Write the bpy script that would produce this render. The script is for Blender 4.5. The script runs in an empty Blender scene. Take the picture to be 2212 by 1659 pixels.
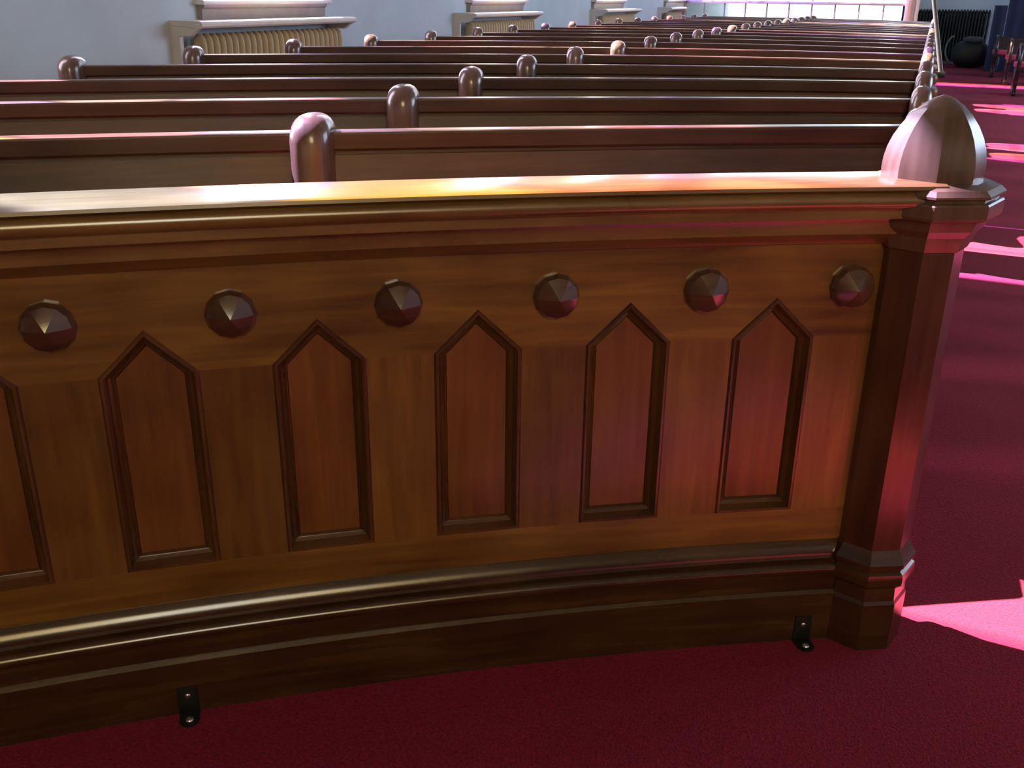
import bpy, bmesh, math, random
from mathutils import Vector, Matrix

# ------------------------------------------------------------------ camera
S = bpy.context.scene
COL = S.collection
PI = math.pi
CAM_H, PITCH, YAW, ROLL, FPX = 1.3014, 0.38133, 0.38236, 0.0118, 2098.0
cd = bpy.data.cameras.new('camera')
cd.sensor_fit = 'HORIZONTAL'
cd.sensor_width = 36.0
cd.lens = FPX / 2212.0 * 36.0
cd.clip_start = 0.05
cam = bpy.data.objects.new('camera', cd)
COL.objects.link(cam)
fw = Vector((-math.sin(YAW) * math.cos(PITCH), math.cos(YAW) * math.cos(PITCH), -math.sin(PITCH)))
rt = Vector((math.cos(YAW), math.sin(YAW), 0))
up = rt.cross(fw)
rt = rt * math.cos(ROLL) + up * math.sin(ROLL)
up = rt.cross(fw)
cam.matrix_world = Matrix(((rt.x, up.x, -fw.x, 0), (rt.y, up.y, -fw.y, 0), (rt.z, up.z, -fw.z, CAM_H), (0, 0, 0, 1)))
S.camera = cam

# ------------------------------------------------------------------ world, sun, exposure
SKY = 14.0
SUN = 72.0
SUN_ELEV = math.radians(45.5)
SUN_SLOPE = -0.07                       # dy per dx of the sun's travel over the floor
world = bpy.data.worlds.new('sky')
S.world = world
world.use_nodes = True
bg = world.node_tree.nodes['Background']
bg.inputs[0].default_value = (0.86, 0.93, 1.0, 1)
bg.inputs[1].default_value = SKY
sd = bpy.data.lights.new('sun', 'SUN')
sd.energy = SUN
sd.angle = math.radians(0.6)
sd.color = (1.0, 0.96, 0.92)
sun = bpy.data.objects.new('sun', sd)
COL.objects.link(sun)
sdir = Vector((1, SUN_SLOPE, 0)).normalized() * math.cos(SUN_ELEV) + Vector((0, 0, -math.sin(SUN_ELEV)))
sun.rotation_euler = sdir.to_track_quat('-Z', 'Y').to_euler()
sun.location = (-12, 3, 10)
S.view_settings.view_transform = 'Standard'
S.view_settings.look = 'None'
S.view_settings.gamma = 1
S.view_settings.use_curve_mapping = False
S.view_settings.exposure = 0.32
S.cycles.max_bounces = 6
S.cycles.diffuse_bounces = 3
S.cycles.glossy_bounces = 3
S.cycles.transparent_max_bounces = 8
S.cycles.use_adaptive_sampling = True
S.cycles.adaptive_threshold = 0.05
S.cycles.caustics_reflective = False
S.cycles.caustics_refractive = False


# ------------------------------------------------------------------ materials
def lin(c):
    return tuple(((v / 255) / 12.92 if v / 255 <= 0.04045 else ((v / 255 + 0.055) / 1.055) ** 2.4) for v in c) + (1,)


def new_mat(name):
    m = bpy.data.materials.new(name)
    m.use_nodes = True
    nt = m.node_tree
    return m, nt, nt.nodes['Principled BSDF']


def wood(name, dark, mid, light, along='u', rough=0.34, coat=0.35, vary=0.25):
    m, nt, b = new_mat(name)
    N, L = nt.nodes.new, nt.links.new
    uv = N('ShaderNodeUVMap')
    oi = N('ShaderNodeObjectInfo')
    comb = N('ShaderNodeVectorMath'); comb.operation = 'ADD'
    mul = N('ShaderNodeMath'); mul.operation = 'MULTIPLY'; mul.inputs[1].default_value = 37.0
    L(oi.outputs['Random'], mul.inputs[0])
    L(uv.outputs[0], comb.inputs[0]); L(mul.outputs[0], comb.inputs[1])
    mp = N('ShaderNodeMapping')
    mp.inputs['Scale'].default_value = (2.2, 30, 1) if along == 'u' else (30, 2.2, 1)
    L(comb.outputs[0], mp.inputs[0])
    n1 = N('ShaderNodeTexNoise'); n1.inputs['Scale'].default_value = 1.6; n1.inputs['Detail'].default_value = 7; n1.inputs['Distortion'].default_value = 0.5
    L(mp.outputs[0], n1.inputs['Vector'])
    n2 = N('ShaderNodeTexNoise'); n2.inputs['Scale'].default_value = 5.0; n2.inputs['Detail'].default_value = 3
    L(comb.outputs[0], n2.inputs['Vector'])
    mx = N('ShaderNodeMix'); mx.data_type = 'FLOAT'; mx.inputs[0].default_value = 0.42
    L(n1.outputs[0], mx.inputs[2]); L(n2.outputs[0], mx.inputs[3])
    cr = N('ShaderNodeValToRGB')
    cr.color_ramp.elements[0].position = 0.30; cr.color_ramp.elements[0].color = dark
    cr.color_ramp.elements[1].position = 0.72; cr.color_ramp.elements[1].color = light
    e = cr.color_ramp.elements.new(0.5); e.color = mid
    L(mx.outputs[0], cr.inputs[0])
    hv = N('ShaderNodeHueSaturation')
    mr = N('ShaderNodeMapRange'); mr.inputs[3].default_value = 1 - vary; mr.inputs[4].default_value = 1 + vary
    L(oi.outputs['Random'], mr.inputs[0]); L(mr.outputs[0], hv.inputs['Value'])
    L(cr.outputs[0], hv.inputs['Color']); L(hv.outputs[0], b.inputs['Base Color'])
    rr = N('ShaderNodeMapRange'); rr.inputs[3].default_value = rough - 0.07; rr.inputs[4].default_value = rough + 0.1
    L(n2.outputs[0], rr.inputs[0]); L(rr.outputs[0], b.inputs['Roughness'])
    b.inputs['Coat Weight'].default_value = coat
    b.inputs['Coat Roughness'].default_value = 0.18
    bp = N('ShaderNodeBump'); bp.inputs['Strength'].default_value = 0.08; bp.inputs['Distance'].default_value = 0.002
    L(n1.outputs[0], bp.inputs['Height']); L(bp.outputs[0], b.inputs['Normal'])
    return m


def plain(name, col, rough=0.6, metal=0.0, nscale=14.0, amt=0.12, bump=0.0, bscale=120.0):
    m, nt, b = new_mat(name)
    N, L = nt.nodes.new, nt.links.new
    tc = N('ShaderNodeTexCoord')
    n = N('ShaderNodeTexNoise'); n.inputs['Scale'].default_value = nscale; n.inputs['Detail'].default_value = 4
    L(tc.outputs['Object'], n.inputs['Vector'])
    cr = N('ShaderNodeValToRGB')
    cr.color_ramp.elements[0].position = 0.3; cr.color_ramp.elements[1].position = 0.7
    cr.color_ramp.elements[0].color = tuple(v * (1 - amt) for v in col[:3]) + (1,)
    cr.color_ramp.elements[1].color = tuple(min(1, v * (1 + amt)) for v in col[:3]) + (1,)
    L(n.outputs[0], cr.inputs[0]); L(cr.outputs[0], b.inputs['Base Color'])
    b.inputs['Roughness'].default_value = rough
    b.inputs['Metallic'].default_value = metal
    if bump:
        n2 = N('ShaderNodeTexNoise'); n2.inputs['Scale'].default_value = bscale
        L(tc.outputs['Object'], n2.inputs['Vector'])
        bp = N('ShaderNodeBump'); bp.inputs['Strength'].default_value = bump; bp.inputs['Distance'].default_value = 0.004
        L(n2.outputs[0], bp.inputs['Height']); L(bp.outputs[0], b.inputs['Normal'])
    return m


def carpet_mat():
    m, nt, b = new_mat('crimson_carpet')
    N, L = nt.nodes.new, nt.links.new
    tc = N('ShaderNodeTexCoord')
    n = N('ShaderNodeTexNoise'); n.inputs['Scale'].default_value = 150; n.inputs['Detail'].default_value = 5; n.inputs['Roughness'].default_value = 0.7
    n2 = N('ShaderNodeTexNoise'); n2.inputs['Scale'].default_value = 3.0; n2.inputs['Detail'].default_value = 3
    v = N('ShaderNodeTexVoronoi'); v.inputs['Scale'].default_value = 260
    for t in (n, n2, v):
        L(tc.outputs['Object'], t.inputs['Vector'])
    cr = N('ShaderNodeValToRGB')
    cr.color_ramp.elements[0].position = 0.32; cr.color_ramp.elements[0].color = (0.09, 0.0034, 0.014, 1)
    cr.color_ramp.elements[1].position = 0.72; cr.color_ramp.elements[1].color = (0.31, 0.013, 0.044, 1)
    L(n.outputs[0], cr.inputs[0])
    hv = N('ShaderNodeHueSaturation')
    mr = N('ShaderNodeMapRange'); mr.inputs[3].default_value = 0.85; mr.inputs[4].default_value = 1.15
    L(n2.outputs[0], mr.inputs[0]); L(mr.outputs[0], hv.inputs['Value'])
    L(cr.outputs[0], hv.inputs['Color']); L(hv.outputs[0], b.inputs['Base Color'])
    b.inputs['Roughness'].default_value = 0.95
    b.inputs['Specular IOR Level'].default_value = 0.15
    b.inputs['Sheen Weight'].default_value = 0.1
    b.inputs['Sheen Tint'].default_value = (0.8, 0.35, 0.5, 1)
    bp = N('ShaderNodeBump'); bp.inputs['Strength'].default_value = 0.6; bp.inputs['Distance'].default_value = 0.003
    L(v.outputs['Distance'], bp.inputs['Height']); L(bp.outputs[0], b.inputs['Normal'])
    return m


def glass_mat(name, col, gloss=0.06):
    m, nt, b = new_mat(name)
    N, L = nt.nodes.new, nt.links.new
    nt.nodes.remove(b)
    t = N('ShaderNodeBsdfTransparent'); t.inputs[0].default_value = tuple(col) + (1,)
    g = N('ShaderNodeBsdfGlossy'); g.inputs['Roughness'].default_value = 0.08
    mx = N('ShaderNodeMixShader'); mx.inputs[0].default_value = gloss
    L(t.outputs[0], mx.inputs[1]); L(g.outputs[0], mx.inputs[2])
    L(mx.outputs[0], nt.nodes['Material Output'].inputs[0])
    return m


M = {}
M['oak'] = wood('screen_wood_long_grain', (0.056, 0.023, 0.005, 1), (0.130, 0.060, 0.010, 1), (0.215, 0.108, 0.018, 1), 'u', rough=0.3, coat=0.8, vary=0.06)
M['oak_v'] = wood('screen_wood_upright_grain', (0.060, 0.023, 0.005, 1), (0.118, 0.049, 0.009, 1), (0.180, 0.082, 0.014, 1), 'v', vary=0.22)
M['panel'] = wood('red_panel_wood', (0.068, 0.021, 0.005, 1), (0.125, 0.043, 0.009, 1), (0.178, 0.066, 0.013, 1), 'v', vary=0.2)
M['mould'] = wood('dark_moulding_wood', (0.030, 0.012, 0.005, 1), (0.065, 0.026, 0.008, 1), (0.105, 0.045, 0.013, 1), 'u', rough=0.26, coat=0.6, vary=0.1)
M['base'] = wood('shaded_base_wood', (0.014, 0.006, 0.003, 1), (0.032, 0.014, 0.005, 1), (0.060, 0.028, 0.009, 1), 'u', rough=0.2, coat=0.4, vary=0.05)  # darkened to paint in the weaker light low on the screen
M['post'] = wood('post_wood', (0.022, 0.008, 0.003, 1), (0.050, 0.019, 0.007, 1), (0.085, 0.036, 0.011, 1), 'v', coat=0.9, vary=0.05)
M['cap'] = wood('worn_cap_wood', (0.048, 0.026, 0.016, 1), (0.088, 0.050, 0.032, 1), (0.140, 0.084, 0.054, 1), 'v', coat=0.6, vary=0.05)
M['rail'] = wood('whitened_rail_wood', (0.075, 0.035, 0.012, 1), (0.135, 0.070, 0.022, 1), (0.200, 0.112, 0.038, 1), 'u', rough=0.28, coat=1.0, vary=0.05)  # paler and less saturated so the sunlit rail top reads whiter
M['boss'] = wood('boss_wood', (0.034, 0.014, 0.009, 1), (0.066, 0.028, 0.017, 1), (0.100, 0.045, 0.026, 1), 'u', rough=0.22, coat=1.0, vary=0.15)
M['pew'] = wood('pew_wood', (0.018, 0.008, 0.005, 1), (0.040, 0.018, 0.010, 1), (0.068, 0.032, 0.018, 1), 'u', rough=0.38, vary=0.15)
M['pew_rail'] = wood('pew_rail_wood', (0.022, 0.009, 0.006, 1), (0.045, 0.018, 0.011, 1), (0.072, 0.031, 0.018, 1), 'u', rough=0.38, coat=0.2, vary=0.15)
M['pew_end'] = wood('pew_end_wood', (0.060, 0.034, 0.026, 1), (0.110, 0.064, 0.048, 1), (0.165, 0.100, 0.076, 1), 'v', rough=0.27, coat=0.6, vary=0.2)
M['dark'] = wood('black_bench_wood', (0.008, 0.005, 0.006, 1), (0.016, 0.010, 0.011, 1), (0.028, 0.018, 0.018, 1), 'u', rough=0.25, coat=0.3, vary=0.1)
M['carpet'] = carpet_mat()
M['cushion'] = plain('crimson_cushion_cloth', (0.42, 0.05, 0.12, 1), 0.85, bump=0.3, bscale=300)
M['wall'] = plain('pale_blue_grey_plaster', (0.50, 0.60, 0.67, 1), 0.85, nscale=2.5, amt=0.05, bump=0.15, bscale=60)
M['front_dark'] = plain('darkened_front_wall', (0.10, 0.065, 0.04, 1), 0.6, nscale=3, amt=0.2)  # brown added on the unseen front wall to dim its reflection in mouldings
M['ceiling'] = plain('darkened_ceiling_plaster', (0.26, 0.22, 0.17, 1), 0.9, nscale=2, amt=0.04)  # unseen ceiling, colour lowered to cut reflections and ambient fill
M['cream'] = plain('cream_radiator_paint', (0.42, 0.35, 0.22, 1), 0.45, nscale=20, amt=0.08)
M['shelf'] = plain('white_shelf_paint', (0.62, 0.60, 0.54, 1), 0.4, nscale=8, amt=0.05)
M['apron'] = plain('brown_grey_sill_paint', (0.30, 0.25, 0.22, 1), 0.5, nscale=8, amt=0.08)
M['frame'] = plain('pale_pinkish_frame_paint', (0.42, 0.35, 0.31, 1), 0.5, nscale=8, amt=0.06)
M['iron'] = plain('black_iron_paint', (0.012, 0.013, 0.016, 1), 0.55, nscale=20, amt=0.2)
M['bracket'] = plain('dark_steel', (0.03, 0.035, 0.035, 1), 0.4, metal=0.8, nscale=60, amt=0.2)
M['screw'] = plain('bright_steel', (0.75, 0.75, 0.72, 1), 0.22, metal=1.0, nscale=60, amt=0.05)
M['pole'] = plain('grey_pole_paint', (0.075, 0.075, 0.08, 1), 0.5, nscale=12, amt=0.06)
M['navy'] = plain('navy_cloth', (0.006, 0.011, 0.045, 1), 0.8, nscale=6, amt=0.2, bump=0.2, bscale=200)
M['bag'] = plain('black_nylon', (0.012, 0.016, 0.02, 1), 0.5, nscale=9, amt=0.3, bump=0.4, bscale=18)
M['bag_lit'] = plain('lit_top_nylon', (0.06, 0.085, 0.085, 1), 0.6, nscale=9, amt=0.3, bump=0.3, bscale=30)  # paler than the body: light on the bag's top put into the colour
M['strap'] = plain('grey_strap', (0.22, 0.26, 0.27, 1), 0.5)
M['clear'] = glass_mat('obscured_glass', (0.40, 0.41, 0.40), 0.04)
TINT = {
    'pale_blue': (0.62, 0.76, 0.98), 'lavender': (0.78, 0.70, 0.98), 'rose': (0.98, 0.72, 0.78), 'amber': (1.0, 0.86, 0.55),
    'white': (0.97, 0.97, 0.95), 'deep_amber': (0.78, 0.55, 0.26), 'violet': (0.52, 0.44, 0.86)}
for k_, c_ in TINT.items():
    M['glass_' + k_] = glass_mat(k_ + '_glass', c_)


# ------------------------------------------------------------------ mesh helpers
def finish(me, uvs=None, sharp=35):
    bm = bmesh.new(); bm.from_mesh(me)
    bmesh.ops.recalc_face_normals(bm, faces=bm.faces)
    if uvs is None:
        lay = bm.loops.layers.uv.new('UVMap')
        for f in bm.faces:
            n = f.normal
            ax = max(range(3), key=lambda i: abs(n[i]))
            for l in f.loops:
                c = l.vert.co
                l[lay].uv = (c.y, c.z) if ax == 0 else ((c.x, c.z) if ax == 1 else (c.x, c.y))
    bm.to_mesh(me); bm.free()
    for p in me.polygons:
        p.use_smooth = True
    me.set_sharp_from_angle(angle=math.radians(sharp))
    return me


def mesh(name, verts, faces, mat, vuv=None, sharp=35):
    me = bpy.data.meshes.new(name)
    me.from_pydata([tuple(v) for v in verts], [], faces)
    if vuv is not None:
        lay = me.uv_layers.new(name='UVMap')
        for p in me.polygons:
            for li, vi in zip(p.loop_indices, p.vertices):
                lay.data[li].uv = vuv[vi]
    me.materials.append(mat)
    return finish(me, vuv, sharp)


def put(name, me, parent=None, loc=(0, 0, 0), rz=0.0):
    o = bpy.data.objects.new(name, me)
    COL.objects.link(o)
    o.parent = parent
    o.location = loc
    o.rotation_euler = (0, 0, rz)
    return o


def thing(name, label, cat, loc=(0, 0, 0), rz=0.0, group=None):
    o = put(name, None, None, loc, rz)
    o.empty_display_size = 0.1
    o['label'] = label; o['category'] = cat
    if group:
        o['group'] = group
    return o


def tag(o, label, cat, group=None):
    o['label'] = label; o['category'] = cat
    if group:
        o['group'] = group
    return o


def struct(name, me, label, parent=None, loc=(0, 0, 0)):
    o = put(name, me, parent, loc)
    if parent is None:
        o['kind'] = 'structure'; o['label'] = label
    return o


class MB:
    """collects boxes / prisms / tubes into one mesh"""
    def __init__(s):
        s.v, s.f = [], []

    def add(s, v, f):
        b = len(s.v)
        s.v += [tuple(q) for q in v]
        s.f += [tuple(i + b for i in q) for q in f]
        return s

    def box(s, x0, x1, y0, y1, z0, z1):
        v = [(x0, y0, z0), (x1, y0, z0), (x1, y1, z0), (x0, y1, z0), (x0, y0, z1), (x1, y0, z1), (x1, y1, z1), (x0, y1, z1)]
        return s.add(v, [(0, 3, 2, 1), (4, 5, 6, 7), (0, 1, 5, 4), (1, 2, 6, 5), (2, 3, 7, 6), (3, 0, 4, 7)])

    def prism(s, pts, axis, a, b):
        """pts in the two other axes; extruded along axis from a to b"""
        n = len(pts)
        mk = {0: lambda p, t: (t, p[0], p[1]), 1: lambda p, t: (p[0], t, p[1]), 2: lambda p, t: (p[0], p[1], t)}[axis]
        v = [mk(p, a) for p in pts] + [mk(p, b) for p in pts]
        f = [tuple(range(n)), tuple(range(2 * n - 1, n - 1, -1))] + [(i, (i + 1) % n, n + (i + 1) % n, n + i) for i in range(n)]
        return s.add(v, f)

    def tube(s, pts, r, seg=8):
        pts = [Vector(p) for p in pts]
        rings, v, f = [], [], []
        for i, p in enumerate(pts):
            d = (pts[min(i + 1, len(pts) - 1)] - pts[max(i - 1, 0)]).normalized()
            a = d.orthogonal().normalized() if i == 0 else (a - d * a.dot(d)).normalized()
            b = d.cross(a)
            rr = r[i] if isinstance(r, (list, tuple)) else r
            v += [p + (a * math.cos(2 * PI * k / seg) + b * math.sin(2 * PI * k / seg)) * rr for k in range(seg)]
        for i in range(len(pts) - 1):
            for k in range(seg):
                f.append((i * seg + k, i * seg + (k + 1) % seg, (i + 1) * seg + (k + 1) % seg, (i + 1) * seg + k))
        f.append(tuple(range(seg))); f.append(tuple((len(pts) - 1) * seg + k for k in range(seg)))
        return s.add(v, f)

    def lathe(s, prof, seg, rot=0.0, c=(0, 0)):
        v, f, n = [], [], len(prof)
        for r, z in prof:
            v += [(c[0] + r * math.cos(rot + 2 * PI * k / seg), c[1] + r * math.sin(rot + 2 * PI * k / seg), z) for k in range(seg)]
        for i in range(n - 1):
            for k in range(seg):
                f.append((i * seg + k, i * seg + (k + 1) % seg, (i + 1) * seg + (k + 1) % seg, (i + 1) * seg + k))
        f.append(tuple(range(seg))); f.append(tuple((n - 1) * seg + k for k in range(seg)))
        return s.add(v, f)

    def mesh(s, name, mat, sharp=35, bevel=0.0, seg=2):
        if bevel:
            me = bpy.data.meshes.new(name)
            me.from_pydata(s.v, [], s.f)
            bm = bmesh.new(); bm.from_mesh(me)
            bmesh.ops.recalc_face_normals(bm, faces=bm.faces)
            ed = [e for e in bm.edges if len(e.link_faces) == 2 and e.calc_face_angle(0) > 0.6]
            bmesh.ops.bevel(bm, geom=ed, offset=bevel, segments=seg, profile=0.6, affect='EDGES', clamp_overlap=True)
            bm.to_mesh(me); bm.free()
            me.materials.append(mat)
            return finish(me, None, sharp)
        return mesh(name, s.v, s.f, mat, None, sharp)


def sweep(name, prof, frames, mat, origin=(0, 0, 0), sharp=35):
    """closed profile [(offset, z)] swept along frames [(x, y, nx, ny)]"""
    n = len(prof)
    pl = [0.0]
    for i in range(1, n):
        pl.append(pl[-1] + math.dist(prof[i], prof[i - 1]))
    v, uv, f, s = [], [], [], 0.0
    for i, (x, y, nx, ny) in enumerate(frames):
        if i:
            s += math.dist((x, y), frames[i - 1][:2])
        for j, (o, z) in enumerate(prof):
            v.append((x + nx * o - origin[0], y + ny * o - origin[1], z - origin[2]))
            uv.append((s, pl[j]))
    for i in range(len(frames) - 1):
        for j in range(n):
            k = (j + 1) % n
            f.append((i * n + j, i * n + k, (i + 1) * n + k, (i + 1) * n + j))
    f.append(tuple(range(n))); f.append(tuple((len(frames) - 1) * n + j for j in range(n)))
    return mesh(name, v, f, mat, uv, sharp)


def arcpts(cx, cz, r, a0, a1, n):
    return [(cx + r * math.cos(math.radians(a0 + (a1 - a0) * i / n)), cz + r * math.sin(math.radians(a0 + (a1 - a0) * i / n))) for i in range(n + 1)]


# ------------------------------------------------------------------ the room
XL, XR, YF, YB, ZC = -4.5, 9.0, -6.0, 24.5, 7.5
SILL, WTOP = 1.25, (5.95, 7.1, 7.1, 7.1, 7.1)
LW = [(1.25, 2.95), (5.58, 7.03), (9.83, 11.30), (14.03, 15.50), (18.23, 19.70)]
floor = struct('floor', MB().box(XL - 0.3, XR + 0.3, YF - 0.3, YB + 0.3, -0.12, 0).mesh('floor', M['carpet']), 'dark crimson carpet over the whole floor and aisle')
struct('ceiling', MB().box(XL - 0.3, XR + 0.3, YF - 0.3, YB + 0.3, ZC, ZC + 0.2).mesh('ceiling', M['ceiling']), 'plaster ceiling darkened to cut reflected light')


def wall_with_holes(mb, axis, at, thick, lo, hi, holes):
    """holes: (a0, a1, z0, z1) sorted along the wall"""
    def bx(a0, a1, z0, z1):
        if a1 - a0 > 1e-4 and z1 - z0 > 1e-4:
            if axis == 'x':
                mb.box(min(at, at + thick), max(at, at + thick), a0, a1, z0, z1)
            else:
                mb.box(a0, a1, min(at, at + thick), max(at, at + thick), z0, z1)
    c = lo
    for a0, a1, z0, z1 in holes:
        bx(c, a0, 0, ZC); bx(a0, a1, 0, z0); bx(a0, a1, z1, ZC); c = a1
    bx(c, hi, 0, ZC)


mb = MB(); wall_with_holes(mb, 'x', XL, -0.28, YF, YB, [(a, b, SILL, t) for (a, b), t in zip(LW, WTOP)])
struct('wall_left', mb.mesh('wall_left', M['wall']), 'pale blue-grey plaster wall with tall windows')
RW = [(8.0, 9.6), (11.5, 14.0), (16.5, 19.0)]  # unseen windows, added and sized for the light they let in
mb = MB(); wall_with_holes(mb, 'x', XR, 0.28, YF, YB, [(a, b, 1.4, 5.3) for a, b in RW])
struct('wall_right', mb.mesh('wall_right', M['wall']), 'plaster wall opposite')
FW = [(1.8, 5.6)]
mb = MB(); wall_with_holes(mb, 'y', YF, -0.28, XL, XR, [(a, b, 2.6, 6.4) for a, b in FW])
struct('wall_front', mb.mesh('wall_front', M['front_dark']), 'wall behind the viewer, darkened to cut its reflection')
# glazed partition at the back left, the open back bay to its right
PA, PB = Vector((XL + 0.02, 19.75)), Vector((-0.42, 18.75))
struct('wall_back', MB().box(PB.x - 0.12, XR, YB, YB + 0.28, 0, ZC).mesh('wall_back', M['wall']), 'grey plaster wall at the far end')
struct('wall_return', MB().box(PB.x - 0.10, PB.x + 0.02, PB.y + 0.08, YB, 0, ZC).mesh('wall_return', M['wall']), 'short wall running back from the glazed partition')


def portal(name, loc, rot, sx, sy):
    l = bpy.data.lights.new(name, 'AREA'); l.shape = 'RECTANGLE'; l.size = sx; l.size_y = sy
    l.cycles.is_portal = True
    o = bpy.data.objects.new(name, l); COL.objects.link(o); o.location = loc; o.rotation_euler = rot


def window(n, wallaxis, at, inward, a0, a1, z0, z1, scheme, label, rows=8):
    """framed window of tinted panes; scheme gives the tint of each column"""
    w = put('window_%d' % n, None); w['kind'] = 'structure'; w['label'] = label
    cols = len(scheme); d = 0.03
    cw, rh = (a1 - a0) / cols, (z1 - z0) / rows
    def bx(m, b0, b1, c0, c1, t0, t1):
        lo, hi = sorted((at + inward * t0, at + inward * t1))
        m.box(lo, hi, b0, b1, c0, c1) if wallaxis == 'x' else m.box(b0, b1, lo, hi, c0, c1)
    fr = MB()
    for b0, b1, c0, c1 in ((a0, a0 + 0.04, z0, z1), (a1 - 0.04, a1, z0, z1), (a0 + 0.04, a1 - 0.04, z0, z0 + 0.04), (a0 + 0.04, a1 - 0.04, z1 - 0.04, z1)):
        bx(fr, b0, b1, c0, c1, -0.16, -0.10)
    for i in range(1, cols):
        bx(fr, a0 + i * cw - 0.008, a0 + i * cw + 0.008, z0, z1, -0.145, -0.125)
    for j in range(1, rows):
        bx(fr, a0, a1, z0 + j * rh - 0.006, z0 + j * rh + 0.006, -0.145, -0.125)
    put('frame', fr.mesh('window_frame', M['frame']), w)
    for i in range(cols):
        for j in range(rows):
            key = (scheme[i], round(cw, 3), round(rh, 3), wallaxis)
            if key not in window.cache:
                m = MB()
                if wallaxis == 'x':
                    m.box(-0.002, 0.002, -cw / 2, cw / 2, -rh / 2, rh / 2)
                else:
                    m.box(-cw / 2, cw / 2, -0.002, 0.002, -rh / 2, rh / 2)
                window.cache[key] = m.mesh('pane', M['glass_' + scheme[i]])
            c = a0 + (i + 0.5) * cw; z = z0 + (j + 0.5) * rh; q = at - inward * 0.135
            put('pane', window.cache[key], w, (q, c, z) if wallaxis == 'x' else (c, q, z))
    return w


window.cache = {}
n = 1
SCH = [('pale_blue', 'amber', 'rose', 'lavender', 'white', 'rose'), ('lavender', 'rose', 'white', 'white', 'rose', 'violet'),
       ('violet', 'rose', 'amber', 'white', 'rose', 'lavender'), ('lavender', 'rose', 'white', 'amber', 'rose', 'violet'),
       ('violet', 'lavender', 'deep_amber', 'lavender', 'violet', 'violet')]
LW_LABEL = ['tall tinted window nearest the viewer in the left wall', 'first tinted window with sill in the left wall', 'second tinted window with sill in the left wall',
            'third tinted window with sill in the left wall', 'fourth tinted window by the glazed partition']
LWIN = []
for i, (a, b) in enumerate(LW):
    LWIN.append(window(n, 'x', XL, 1, a, b, SILL, WTOP[i], SCH[i], LW_LABEL[i])); n += 1
    portal('window_portal', (XL - 0.24, (a + b) / 2, (SILL + WTOP[i]) / 2), (0, -PI / 2, 0), WTOP[i] - SILL, b - a)
for i, (a, b) in enumerate(RW):
    window(n, 'x', XR, -1, a, b, 1.4, 5.3, ('white', 'pale_blue', 'white', 'pale_blue', 'white'), '%s unseen tall window in the opposite wall, added for light' % ('first', 'second', 'third')[i]); n += 1
    portal('window_portal', (XR + 0.24, (a + b) / 2, 3.35), (0, PI / 2, 0), 3.9, b - a)
for i, (a, b) in enumerate(FW):
    window(n, 'y', YF, 1, a, b, 2.6, 6.4, ('deep_amber', 'amber', 'white', 'amber', 'deep_amber'), 'tall window behind the viewer'); n += 1
    portal('window_portal', ((a + b) / 2, YF - 0.24, 4.5), (PI / 2, 0, 0), b - a, 3.8)

# sills with tapering aprons under the left-hand windows that the picture shows
for i in range(1, 5):
    a, b = LW[i]
    w = LWIN[i]
    top = [(XL - 0.10, SILL - 0.004), (XL + 0.075, SILL - 0.004), (XL + 0.085, SILL - 0.012), (XL + 0.085, SILL - 0.024), (XL + 0.075, SILL - 0.032), (XL - 0.10, SILL - 0.032)]
    put('window_sill', MB().prism(top, 1, a - 0.05, b + 0.05).mesh('window_sill', M['shelf']), w)
    ap = [(XL, SILL - 0.032), (XL + 0.066, SILL - 0.032), (XL + 0.062, SILL - 0.048), (XL + 0.045, SILL - 0.062), (XL + 0.04, SILL - 0.125), (XL, SILL - 0.125)]
    put('sill_apron', MB().prism(ap, 1, a - 0.025, b + 0.01).mesh('sill_apron', M['apron']), w)

# ------------------------------------------------------------------ glazed partition (back left)
part = put('window_%d' % n, None, None, (0, 0, 0)); part['kind'] = 'structure'; part['label'] = 'white glazed partition with a row of small panes at the back'
pd = (PB - PA); plen = pd.length; pt = pd.normalized(); pn = Vector((pt.y, -pt.x))
prot = math.atan2(pt.y, pt.x)
BAYS = 10
bw = plen / BAYS
pr = lambda nm, m: put(nm, m, part, (PA.x, PA.y, 0), prot)
pr('partition_base', MB().box(0, plen, -0.04, 0.04, 0, 0.90).mesh('partition_base', M['pew']))
pr('partition_rail', MB().box(0, plen, -0.05, 0.05, 0.90, 0.93).mesh('partition_rail', M['mould']))
pr('partition_rail', MB().box(0, plen, -0.035, 0.035, 1.195, 1.245).mesh('partition_rail', M['frame'], bevel=0.006))
pr('partition_rail', MB().box(0, plen, -0.035, 0.035, 2.6, 2.65).mesh('partition_rail', M['frame'], bevel=0.006))
pr('partition_header', MB().box(0, plen, -0.06, 0.06, 6.0, ZC).mesh('partition_header', M['wall']))
pr('partition_post', MB().box(-0.02, 0.05, -0.05, 0.05, 0.93, 6.0).mesh('partition_post', M['frame'], bevel=0.008))
pr('partition_post', MB().box(plen - 0.05, plen + 0.10, -0.07, 0.07, 0, 6.0).mesh('partition_post', M['frame'], bevel=0.015))
pr('partition_post', MB().box(plen + 0.10, plen + 0.16, -0.04, 0.02, 0, 6.0).mesh('partition_post', M['shelf'], bevel=0.008))
mull = MB().box(-0.010, 0.010, -0.016, 0.016, 0.93, 1.195).mesh('mullion', M['frame'])
mull2 = MB().box(-0.010, 0.010, -0.016, 0.016, 1.245, 6.0).mesh('mullion_tall', M['frame'])
pan = MB().box(-bw / 2, bw / 2, -0.002, 0.002, 0.93, 1.195).mesh('pane', M['clear'])
pan2 = MB().box(-bw * 1.5, bw * 1.5, -0.002, 0.002, 1.245, 6.0).mesh('pane_tall', M['clear'])
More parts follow.
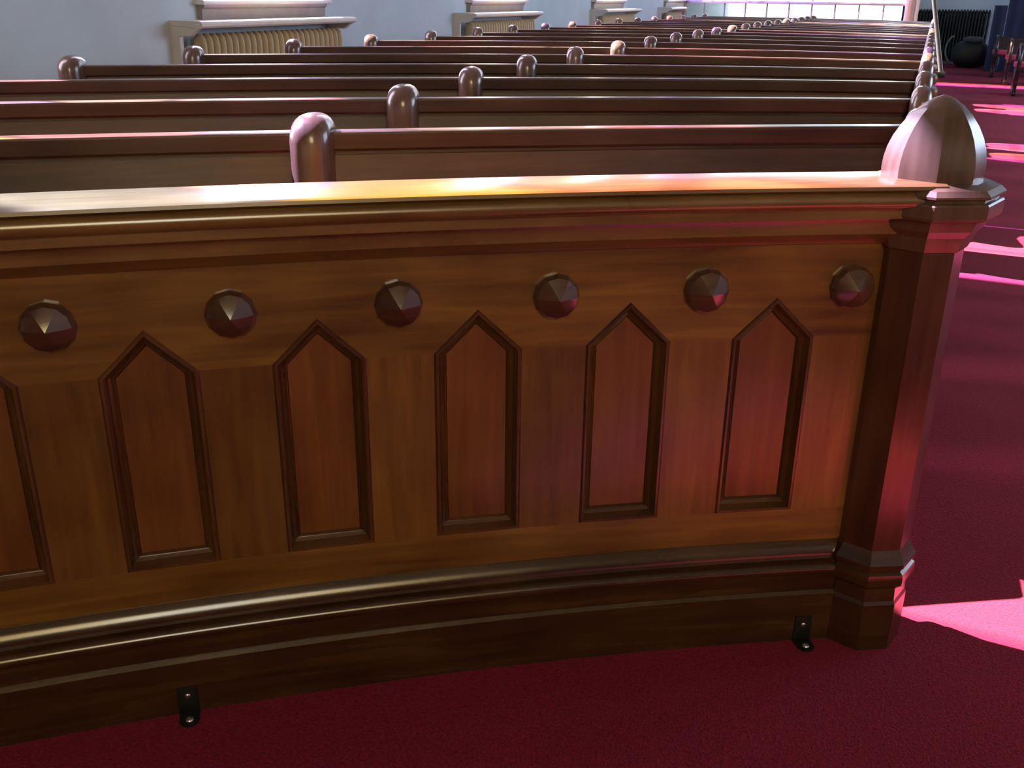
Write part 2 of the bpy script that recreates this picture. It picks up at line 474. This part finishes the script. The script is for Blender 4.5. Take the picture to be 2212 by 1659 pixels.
for i in range(BAYS):
    q = PA + pt * (bw * (i + 0.5)); put('pane', pan, part, (q.x, q.y, 0), prot)
    if i:
        q = PA + pt * (bw * i); put('mullion', mull, part, (q.x, q.y, 0), prot)
    if i in (1, 4, 7):
        q = PA + pt * (bw * (i + 0.5)); put('pane', pan2, part, (q.x, q.y, 0), prot)
        q = PA + pt * (bw * (i + 2)); put('mullion', mull2, part, (q.x, q.y, 0), prot)
pc = (PA + PB) / 2
portal('window_portal', (pc.x - pn.x * 0.3, pc.y + 0.4, 3.5), (-PI / 2, 0, prot), plen, 5.0)

# ------------------------------------------------------------------ panelled screen in the foreground
CX, CY, RS = 3.6505, -4.9564, 7.7778
A_END, A_FAR = -0.4830, -0.955
BAY, A0 = 0.0368, -0.5152
NB = 12
HALF = 0.0815
Z_SH, Z_AP, Z_BOT, Z_FT = 0.692, 0.772, 0.310, 0.878
FACE = 0.03


def pol(a, o):
    return (CX + (RS + o) * math.sin(a), CY + (RS + o) * math.cos(a))


SO = pol(-0.60, 0.03) + (0.0,)
screen = thing('panelled_screen', 'curved brown wooden front screen with pointed panels, round bosses and pointed end post', 'pew screen', SO)


def arc_frames(a0, a1, n):
    out = []
    for i in range(n + 1):
        a = a0 + (a1 - a0) * i / n
        out.append((CX + RS * math.sin(a), CY + RS * math.cos(a), math.sin(a), math.cos(a)))
    return out


FR = arc_frames(A_END, A_FAR, 60)
# cornice rail
pr_c = [(0.078, 1.0), (-0.058, 1.0), (-0.064, 0.997), (-0.065, 0.991), (-0.058, 0.988), (-0.053, 0.986)]
pr_c += arcpts(-0.048, 0.970, 0.0155, 100, 265, 9)
pr_c += [(-0.046, 0.953), (-0.046, 0.937), (-0.040, 0.934), (-0.016, 0.932), (-0.013, 0.926), (-0.013, 0.902), (-0.006, 0.896), (0.006, 0.888), (0.016, 0.880), (0.024, 0.876), (0.078, 0.876)]
put('cornice_rail', sweep('cornice_rail', pr_c, FR, M['rail'], SO, 28), screen)
# plinth and base moulding
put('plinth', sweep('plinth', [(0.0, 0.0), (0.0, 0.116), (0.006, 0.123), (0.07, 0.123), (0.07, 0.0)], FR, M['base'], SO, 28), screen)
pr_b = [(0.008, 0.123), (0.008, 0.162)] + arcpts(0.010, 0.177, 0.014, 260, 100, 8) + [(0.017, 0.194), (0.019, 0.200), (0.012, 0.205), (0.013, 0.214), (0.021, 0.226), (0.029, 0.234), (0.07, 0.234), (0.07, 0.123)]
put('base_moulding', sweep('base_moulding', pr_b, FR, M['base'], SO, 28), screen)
# bottom rail, backing board
put('bottom_rail', sweep('bottom_rail', [(FACE, 0.234), (FACE, Z_BOT), (FACE + 0.03, Z_BOT), (FACE + 0.03, 0.234)], FR, M['oak'], SO), screen)
put('back_board', sweep('back_board', [(FACE + 0.0305, 0.0), (FACE + 0.0305, 0.99), (FACE + 0.045, 0.99), (FACE + 0.045, 0.0)], FR, M['mould'], SO), screen)
# frieze with pointed notches
keys = [(A_END, Z_SH)]
dh = HALF / RS
for i in range(NB):
    a = A0 - BAY * i
    keys += [(a + dh, Z_SH), (a, Z_AP), (a - dh, Z_SH), (a - BAY / 2, Z_SH)]
keys[-1] = (A_FAR, Z_SH)
v, uv, f = [], [], []
for a, zb in keys:
    for o, z in ((FACE, Z_FT + 0.01), (FACE, zb), (FACE + 0.03, zb), (FACE + 0.03, Z_FT + 0.01)):
        x, y = pol(a, o)
        v.append((x - SO[0], y - SO[1], z)); uv.append(((a - A_END) * RS, z + (0.03 if o > FACE else 0)))
for i in range(len(keys) - 1):
    for j in range(3):
        f.append((i * 4 + j, i * 4 + j + 1, i * 4 + 5 + j, i * 4 + 4 + j))
put('frieze_board', mesh('frieze_board', v, f, M['oak'], uv, 20), screen)


def at_bay(name, me, a, o, z, parent):
    x, y = pol(a, o)
    pl = Vector((0, 0, 0)); q = parent
    return put(name, me, parent, (x - SO[0], y - SO[1], z), -a)


# stiles
sw = BAY * RS - 2 * HALF
stile = MB().box(-sw / 2, sw / 2, 0.0, 0.03, Z_BOT, Z_SH).mesh('stile', M['oak_v'])
e_w = (A_END - (A0 + dh)) * RS
stile_e = MB().box(-e_w / 2, e_w / 2, 0.0, 0.03, Z_BOT, Z_SH).mesh('stile_end', M['oak_v'])
at_bay('stile', stile_e, (A_END + A0 + dh) / 2, FACE, 0, screen)


# pointed panels with their mouldings
def pent(ins, y):
    t = math.atan2(Z_AP - Z_SH, HALF)
    h = HALF - ins
    zs = Z_SH + (ins * math.tan(t) - ins / math.cos(t))
    return [(-h, y, Z_BOT + ins), (h, y, Z_BOT + ins), (h, y, zs), (0, y, Z_AP - ins / math.cos(t)), (-h, y, zs)]


loops = [pent(0.0, -0.0005), pent(0.003, -0.004), pent(0.007, -0.004), pent(0.010, 0.004), pent(0.013, 0.013), pent(0.019, 0.019), pent(0.0215, 0.0165), pent(0.024, 0.0215), pent(0.026, 0.027)]
v, uv, f = [], [], []
for k, lp in enumerate(loops):
    d = 0
    for i, p in enumerate(lp + [lp[0]]):
        if i:
            d += math.dist(p, (lp + [lp[0]])[i - 1])
        v.append(p); uv.append((d, k * 0.006))
for k in range(len(loops) - 1):
    for i in range(5):
        f.append((k * 6 + i, k * 6 + i + 1, (k + 1) * 6 + i + 1, (k + 1) * 6 + i))
mould_me = mesh('panel_moulding', v, f, M['mould'], uv, 25)
inn = pent(0.025, 0)
panel_me = MB().prism([(p[0], p[2]) for p in inn], 1, 0.022, 0.030).mesh('panel', M['panel'])


# faceted bosses
def boss_mesh():
    v, f = [], []
    rings = [(0.043, 0.0, 16), (0.043, -0.007, 16), (0.038, -0.016, 16), (0.024, -0.029, 6)]
    def ring(r, y, nn, ph):
        b = len(v)
        for k in range(nn):
            t = 2 * PI * k / nn + ph
            v.append((r * math.cos(t), y, r * math.sin(t)))
        return b
    b0 = ring(0.044, 0.004, 12, 0); b1 = ring(0.0435, -0.006, 12, 0); b2 = ring(0.038, -0.017, 12, 0); b3 = ring(0.021, -0.028, 6, 0)
    c = len(v); v.append((0, -0.036, 0))
    for p, q in ((b0, b1), (b1, b2)):
        for k in range(12):
            f.append((p + k, p + (k + 1) % 12, q + (k + 1) % 12, q + k))
    for k in range(6):
        a, b, d = b2 + 2 * k, b2 + (2 * k + 1) % 12, b2 + (2 * k + 2) % 12
        e, g = b3 + k, b3 + (k + 1) % 6
        f += [(a, b, e), (b, g, e), (b, d, g), (e, g, c)]
    f.append(tuple(b0 + k for k in range(12)))
    return mesh('boss', v, f, M['boss'], None, 12)


boss_me = boss_mesh()
rnd = random.Random(4)
for i in range(NB):
    a = A0 - BAY * i
    p = at_bay('panel', panel_me, a, FACE, 0, screen)
    mo = put('panel_moulding', mould_me, p)
    if i < NB - 1:
        at_bay('stile', stile, a - BAY / 2, FACE, 0, screen)
for i in range(-1, NB - 1):
    b = at_bay('boss', boss_me, A0 - BAY * (i + 0.5), FACE - 0.002, 0.791, screen)
    b.rotation_euler = Matrix.Rotation(-(A0 - BAY * (i + 0.5)), 3, 'Z').to_euler()

# end posts with cap and pointed finial
def end_post(a, o):
    x, y = pol(a, o)
    rot = -a + PI / 8
    L = (x - SO[0], y - SO[1], 0)
    sh = MB().lathe([(0.0785, 0.20), (0.0785, 0.90)], 8, rot).mesh('end_post', M['post'], 20)
    p = put('end_post', sh, screen, L)
    bs = [(0.090, 0.0), (0.090, 0.112), (0.086, 0.120), (0.084, 0.150), (0.090, 0.156), (0.097, 0.163), (0.0985, 0.176), (0.096, 0.188), (0.089, 0.193), (0.089, 0.199), (0.095, 0.203), (0.095, 0.212), (0.086, 0.226), (0.079, 0.240), (0.074, 0.240)]
    put('post_base', MB().lathe(bs, 8, rot).mesh('post_base', M['base'], 20), p)
    cp = [(0.074, 0.868), (0.083, 0.872), (0.088, 0.884), (0.093, 0.900), (0.106, 0.914), (0.110, 0.926), (0.112, 0.932), (0.128, 0.937), (0.131, 0.942), (0.131, 0.964), (0.128, 0.967), (0.121, 0.969), (0.121, 0.974), (0.131, 0.977), (0.131, 0.981), (0.121, 0.990), (0.100, 0.998), (0.06, 0.998)]
    put('post_cap', MB().lathe(cp, 8, rot).mesh('post_cap', M['cap'], 20), p)
    fp = [(0.0885, 0.996), (0.0895, 1.012), (0.0885, 1.030), (0.0845, 1.050), (0.077, 1.070), (0.066, 1.090), (0.052, 1.109), (0.035, 1.126), (0.017, 1.138), (0.0, 1.143)]
    put('finial', MB().lathe(fp[:-1] + [(0.002, 1.143)], 8, rot).mesh('finial', M['cap'], 26), p)
    return p


end_post(-0.4805, 0.036)
end_post(A_FAR - 0.005, 0.036)


# steel brackets screwed to plinth and floor
def bracket(a):
    x, y = pol(a, 0)
    m = MB()
    m.box(-0.019, 0.019, -0.004, -0.0005, 0.004, 0.062)
    m.prism([(-0.019, -0.004), (0.019, -0.004), (0.019, -0.030), (0.012, -0.042), (0.0, -0.047), (-0.012, -0.042), (-0.019, -0.030)], 2, 0.001, 0.005)
    b = put('metal_bracket', m.mesh('metal_bracket', M['bracket'], bevel=0.0012), screen, (x - SO[0], y - SO[1], 0), -a)
    hs = [(0.0085, 0.0), (0.0082, 0.002), (0.006, 0.0038), (0.003, 0.0046), (0.0004, 0.0048)]
    s = MB().lathe([(r, z) for r, z in hs], 14).mesh('screw', M['screw'], 60)
    put('screw', s, b, (0, -0.028, 0.005))
    s2 = put('screw', s, b, (0, -0.004, 0.042)); s2.rotation_euler = (PI / 2, 0, 0); s2.scale = (0.7, 0.7, 0.7)


bracket(-0.6632)
bracket(-0.4985)
bracket(-0.83)

# ------------------------------------------------------------------ curved pews
PT = 0.996
NROW = 20
MIDX = [-1.325, -1.512, -1.658, -1.76, -1.818, -1.834, -1.853, -1.872, -1.88, -1.885, -1.888, -1.89, -1.89, -1.886, -1.877, -1.866, -1.854, -1.840, -1.83, -1.822]
LEFTX = [-3.30, -3.33, -3.37, -3.42, -3.52, -3.555, -3.575, -3.59, -3.61, -3.65, -3.665, -3.68, -3.675, -3.669, -3.66, -3.655, -3.64, -3.63, -3.62, -3.61]


def row_fn(k):
    t = k - 1
    pts = [(0.0, 2.8304 + 0.7766 * t - 0.0031 * t * t), (-1.9, 1.6074 + 0.9688 * t - 0.0068 * t * t), (-3.66, 0.0661 + 1.0581 * t - 0.0073 * t * t)]
    def fn(x):
        t = 0
        for i in range(3):
            c = pts[i][1]
            for j in range(3):
                if j != i:
                    c *= (x - pts[j][0]) / (pts[i][0] - pts[j][0])
            t += c
        return t
    return fn


def frames_x(fn, x0, x1, n):
    out = []
    for i in range(n + 1):
        x = x0 + (x1 - x0) * i / n
        s = (fn(x + 0.001) - fn(x - 0.001)) / 0.002
        q = math.hypot(1, s)
        out.append((x, fn(x), 0.0, q))
    return out


def end_profile():
    p = [(-0.50, 0.0), (-0.50, 0.10), (-0.47, 0.16), (-0.47, 0.40), (-0.50, 0.52), (-0.515, 0.60)]
    p += arcpts(-0.465, 0.62, 0.05, 190, 80, 6)
    p += [(-0.36, 0.655), (-0.25, 0.645), (-0.185, 0.665), (-0.145, 0.72), (-0.128, 0.80), (-0.122, 0.88), (-0.120, 0.94)]
    p += arcpts(-0.055, PT - 0.022, 0.066, 175, 90, 6)
    p += [(-0.02, PT + 0.043)]
    p += arcpts(-0.005, PT - 0.012, 0.054, 78, -40, 7)
    p += [(0.024, PT - 0.065), (0.020, 0.80), (0.020, 0.0)]
    return p


EP = end_profile()
END_T = 0.092


def end_mesh(name, mat):
    m = MB().prism(EP, 0, -END_T / 2, END_T / 2)
    me = bpy.data.meshes.new(name)
    me.from_pydata(m.v, [], m.f)
    bm = bmesh.new(); bm.from_mesh(me)
    bmesh.ops.recalc_face_normals(bm, faces=bm.faces)
    ed = [e for e in bm.edges if abs(abs(e.verts[0].co.x) - END_T / 2) < 1e-5 and e.verts[0].co.x * e.verts[1].co.x > 0 and max(e.verts[0].co.z, e.verts[1].co.z) > 0.05]
    bmesh.ops.bevel(bm, geom=ed, offset=0.040, segments=6, profile=0.5, affect='EDGES', clamp_overlap=True)
    bm.to_mesh(me); bm.free()
    me.materials.append(mat)
    return finish(me, None, 40)


END_ME = end_mesh('pew_end', M['pew_end'])
ledge_me = MB().prism([(0.0, 0.930), (0.030, 0.945), (0.036, 0.958), (0.036, 0.968), (0.024, 0.978), (0.0, 0.980)], 1, -0.125, 0.045).mesh('end_ledge', M['pew_end'], bevel=0.003)
ORD = ['first', 'second', 'third', 'fourth', 'fifth', 'sixth', 'seventh', 'eighth', 'ninth', 'tenth', 'eleventh', 'twelfth', 'thirteenth', 'fourteenth',
       'fifteenth', 'sixteenth', 'seventeenth', 'eighteenth', 'nineteenth', 'twentieth']
rail_prof = [(-0.030, PT - 0.046), (-0.034, PT - 0.040), (-0.036, PT - 0.007), (-0.034, PT - 0.002), (-0.029, PT), (0.012, PT), (0.018, PT - 0.005), (0.022, PT - 0.016), (0.020, PT - 0.046)]
back_prof = [(-0.022, PT - 0.0465), (-0.022, PT - 0.054), (-0.0325, PT - 0.055), (-0.040, 0.82), (-0.098, 0.46), (-0.110, 0.40), (-0.085, 0.40), (-0.073, 0.46), (-0.012, 0.80), (0.012, PT - 0.0465)]
seat_prof = [(-0.49, 0.395), (-0.49, 0.418), (-0.478, 0.428), (-0.10, 0.41), (-0.10, 0.388)]
cush_prof = [(-0.475, 0.429), (-0.482, 0.440), (-0.475, 0.456), (-0.45, 0.462), (-0.13, 0.446), (-0.115, 0.436), (-0.115, 0.4125)]
skirt_prof = [(-0.44, 0.10), (-0.44, 0.394), (-0.42, 0.394), (-0.42, 0.10)]
for k in range(1, NROW + 1):
    fn = row_fn(k)
    seg = 16 if k < 8 else 10
    xm, xl = MIDX[k - 1], LEFTX[k - 1]
    org = (xm, fn(xm), 0.0)
    lab = 'long curved dark wooden pew, %s row behind the panelled screen' % ORD[k - 1]
    if k == NROW:
        lab = 'rearmost long curved dark pew in front of the glazed partition'
    pew = thing('curved_pew', lab, 'pew', org, 0, 'curved pews in the main block')
    full = frames_x(fn, -0.02, xl + 0.02, seg * 2)
    put('top_rail', sweep('top_rail', rail_prof, full, M['pew_rail'], org, 14), pew)
    for x0, x1 in ((-0.02, xm + 0.02), (xm - 0.02, xl + 0.02)):
        fr = frames_x(fn, x0, x1, seg)
        put('backrest', sweep('backrest', back_prof, fr, M['pew'], org, 30), pew)
        st = put('seat', sweep('seat', seat_prof, fr, M['pew'], org, 30), pew)
        if k <= 6:
            put('seat_skirt', sweep('seat_skirt', skirt_prof, fr, M['pew'], org, 30), st)
    for x, nm in ((0.0, 'end_panel'), (xm, 'divider'), (xl, 'end_panel')):
        s = (fn(x + 0.001) - fn(x - 0.001)) / 0.002
        e = put(nm, END_ME, pew, (x - org[0], fn(x) - org[1], 0), 0.6 * math.atan(s))
        if x == 0.0:
            e.rotation_euler.z = 0.0
            put('end_ledge', ledge_me, e, (END_T / 2 - 0.004, 0, 0))
            e.scale = (0.72, 1, 1)

# ------------------------------------------------------------------ radiators under the left-hand windows
rib_me = MB().lathe([(0.012, 0.12), (0.024, 0.15), (0.026, 0.20), (0.026, 0.98), (0.022, 1.02), (0.010, 1.045)], 10).mesh('rib', M['cream'], 50)
SPAN = [(5.27, 7.15), (9.47, 11.40), (13.95, 15.80), (17.78, 19.62)]
RL = ['cream ribbed radiator nearest the viewer on the left wall', 'cream ribbed radiator second along the left wall', 'cream ribbed radiator third along the left wall', 'cream ribbed radiator at the left end of the glazed partition']
SL = ['white painted shelf over the radiator nearest the viewer', 'white painted shelf over the second radiator', 'white painted shelf over the third radiator', 'white painted shelf beside the glazed partition']
for i, (a, b) in enumerate(SPAN):
    if i == 3:
        b = 18.95
    r = thing('ribbed_radiator', RL[i], 'radiator', (XL + 0.14, a + 0.08, 0), 0, 'ribbed radiators along the left wall')
    nr = int((b - a - 0.14) / 0.066)
    for j in range(nr):
        q = put('rib', rib_me, r, (0, 0.03 + j * 0.066, 0)); q.scale = (2.1, 1, 1)
    put('header_pipe', MB().tube([(0, 0, 0.17), (0, nr * 0.066, 0.17)], 0.018, 10).mesh('header_pipe', M['cream'], 50), r)
    put('header_pipe', MB().tube([(0, 0, 0.98), (0, nr * 0.066, 0.98)], 0.018, 10).mesh('header_pipe', M['cream'], 50), r)
    put('foot', MB().box(-0.05, 0.05, 0.0, 0.04, 0.0, 0.17).mesh('foot', M['cream'], bevel=0.006), r)
    put('foot', MB().box(-0.05, 0.05, nr * 0.066 - 0.05, nr * 0.066 - 0.01, 0.0, 0.17).mesh('foot', M['cream'], bevel=0.006), r)
    sh = thing('radiator_shelf', SL[i], 'shelf', (XL, a, 0), 0, 'shelves over the radiators')
    tp = [(0.0, 1.125), (0.0, 1.100), (0.03, 1.094), (0.236, 1.080), (0.252, 1.083), (0.262, 1.094), (0.262, 1.108), (0.254, 1.120), (0.236, 1.125)]
    put('shelf_board', MB().prism(tp, 1, 0.0, b - a).mesh('shelf_board', M['shelf'], 30), sh)
    br = [(0.0, 0.0), (0.075, 0.0), (0.075, 1.035), (0.165, 1.035), (0.20, 1.062), (0.235, 1.082), (0.03, 1.096), (0.0, 1.10)]
    bm_ = MB().prism(br, 1, 0.0, 0.035).mesh('side_bracket', M['shelf'], 30)
    put('side_bracket', bm_, sh, (0, 0.0, 0))
    put('side_bracket', bm_, sh, (0, b - a - 0.035, 0))

# ------------------------------------------------------------------ far end of the aisle
rad = thing('black_radiator', 'large black ribbed radiator against the far wall at the aisle end', 'radiator', (0.35, YB - 0.12, 0))
rib2 = MB().lathe([(0.012, 0.06), (0.024, 0.09), (0.026, 0.14), (0.026, 1.05), (0.022, 1.09), (0.010, 1.11)], 8).mesh('black_rib', M['iron'], 50)
for j in range(24):
    q = put('rib', rib2, rad, (-0.70 + j * 0.062, 0, 0)); q.scale = (1, 2.4, 1)
put('foot', MB().box(-0.72, -0.66, -0.06, 0.06, 0, 0.12).mesh('foot', M['iron']), rad)
put('foot', MB().box(0.68, 0.74, -0.06, 0.06, 0, 0.12).mesh('foot', M['iron']), rad)
put('header_pipe', MB().tube([(-0.72, 0, 1.05), (0.74, 0, 1.05)], 0.02, 8).mesh('header_pipe', M['iron'], 50), rad)

# dark rounded bag with loose straps on the floor before the black radiator
bag = thing('equipment_bag', 'dark rounded bag with looped straps on the floor before the black radiator', 'bag', (0.80, 23.2, 0))
def blob(rx, ry, rz, cz, mat, nm, seed, seg=20, rings=12):
    rr = random.Random(seed); v, f = [], []
    ph = [rr.uniform(0, 6.28) for _ in range(4)]
    for i in range(rings + 1):
        t = PI * i / rings
        for k in range(seg):
            p = 2 * PI * k / seg
            w = 1 + 0.07 * math.sin(3 * p + ph[0] + t) + 0.05 * math.sin(5 * p + ph[1] - 2 * t)
            x = math.copysign(abs(math.sin(t) * math.cos(p)) ** 0.75, math.sin(t) * math.cos(p)) * rx * w
            y = math.copysign(abs(math.sin(t) * math.sin(p)) ** 0.75, math.sin(t) * math.sin(p)) * ry * w
            v.append((x, y, max(0.0, cz - math.copysign(abs(math.cos(t)) ** 0.8, math.cos(t)) * rz)))
    for i in range(rings):
        for k in range(seg):
            f.append((i * seg + k, i * seg + (k + 1) % seg, (i + 1) * seg + (k + 1) % seg, (i + 1) * seg + k))
    return mesh(nm, v, f, mat, None, 60)
put('bag_body', blob(0.36, 0.26, 0.27, 0.26, M['bag'], 'bag_body', 3), bag)
put('bag_lid', blob(0.20, 0.16, 0.075, 0.535, M['bag_lit'], 'bag_lid', 5), bag, (0.02, -0.02, 0.0))
for nm, x0, w_, h_, c_ in (('strap', -0.33, 0.16, 0.26, 0.36), ('strap', 0.30, 0.20, 0.30, 0.31)):
    pts = [(x0 + w_ * math.cos(t) * (1 if x0 > 0 else -1), -0.20, c_ + h_ * math.sin(t)) for t in [(-1.2 + 2.6 * i / 18) for i in range(19)]]
    pts = [(p[0], p[1], max(0.015, p[2])) for p in pts]
    put(nm, MB().tube(pts, 0.017, 8).mesh('strap', M['strap'], 60), bag)

# navy covered folding panels on the far right
nv = thing('navy_panels', 'dark navy cloth-covered standing panels at the far right', 'room divider', (1.6, 22.1, 0))
def cloth_panel(x0, x1, zt, yo):
    m = MB()
    n_ = max(4, int((x1 - x0) / 0.06))
    pts = [(x0 + (x1 - x0) * i / n_, 0.018 * math.sin(i * 1.9) + yo) for i in range(n_ + 1)]
    poly = pts + [(p[0], p[1] + 0.03) for p in reversed(pts)]
    m.prism(poly, 2, 0.04, zt)
    return m.mesh('cloth_panel', M['navy'], 60)
put('cloth_panel', cloth_panel(-0.55, -0.32, 1.21, 0.0), nv)
put('cloth_panel', cloth_panel(-0.31, 0.50, 1.75, 0.03), nv)
put('cloth_panel', cloth_panel(0.51, 1.4, 1.75, -0.03), nv)
put('foot_rail', MB().box(-0.55, 1.4, -0.10, 0.14, 0, 0.04).mesh('foot_rail', M['iron']), nv)

# low dark benches across the aisle
bend = MB().prism([(-0.29, 0.0), (-0.29, 0.05), (-0.24, 0.09), (-0.22, 0.22), (-0.27, 0.385), (0.17, 0.385), (0.14, 0.22), (0.16, 0.09), (0.21, 0.05), (0.21, 0.0)], 0, -0.03, 0.03).mesh('bench_leg', M['dark'], bevel=0.010)
arm_path = [(0, -0.27, 0.36), (0, -0.285, 0.47), (0, -0.275, 0.58), (0, -0.235, 0.655), (0, -0.165, 0.69), (0, -0.07, 0.70), (0, 0.03, 0.69), (0, 0.11, 0.67), (0, 0.155, 0.62), (0, 0.165, 0.54), (0, 0.155, 0.40)]
bench_arm = MB().tube(arm_path, 0.030, 10).mesh('bench_arm', M['dark'], 60)
BY = [14.7, 16.7, 18.8, 20.6]
BX = [1.26, 1.20, 1.20, 1.08]
BL = ['low dark bench with crimson cushion nearest the viewer across the aisle', 'low dark bench across the aisle, second from the viewer', 'low dark bench across the aisle, third from the viewer', 'low dark bench farthest back, beside the navy panels']
for x, y, lb in zip(BX, BY, BL):
    b = thing('low_bench', lb, 'bench', (x, y, 0), 0, 'low benches across the aisle')
    for ex in (0.035, 1.965):
        put('bench_leg', bend, b, (ex, 0, 0)); put('arm', bench_arm, b, (ex, 0, 0))
    put('seat', MB().box(0.06, 1.94, -0.28, 0.16, 0.36, 0.39).mesh('seat', M['dark'], bevel=0.006), b)
    put('seat_cushion', MB().box(-0.01, 2.01, -0.235, 0.12, 0.391, 0.47).mesh('seat_cushion', M['cushion'], bevel=0.022, seg=3), b)
    put('backrest', MB().prism([(0.10, 0.40), (0.14, 0.40), (0.19, 0.665), (0.17, 0.685), (0.15, 0.665)], 0, 0.06, 1.94).mesh('backrest', M['dark']), b)

# slim pole fastened to an aisle-side pew end
p0, p1 = Vector((0.080, 6.10, 0.92)), Vector((-0.16, 6.12, 1.86))
pole = thing('slim_pole', 'slim grey pole slanting up beside the aisle ends of the pews', 'pole', p0)
put('shaft', MB().tube([(0, 0, 0), p1 - p0], [0.013, 0.010], 12).mesh('shaft', M['pole'], 50), pole)
put('clamp', MB().box(-0.055, 0.022, -0.022, 0.022, -0.02, 0.012).mesh('clamp', M['bracket'], bevel=0.003), pole)
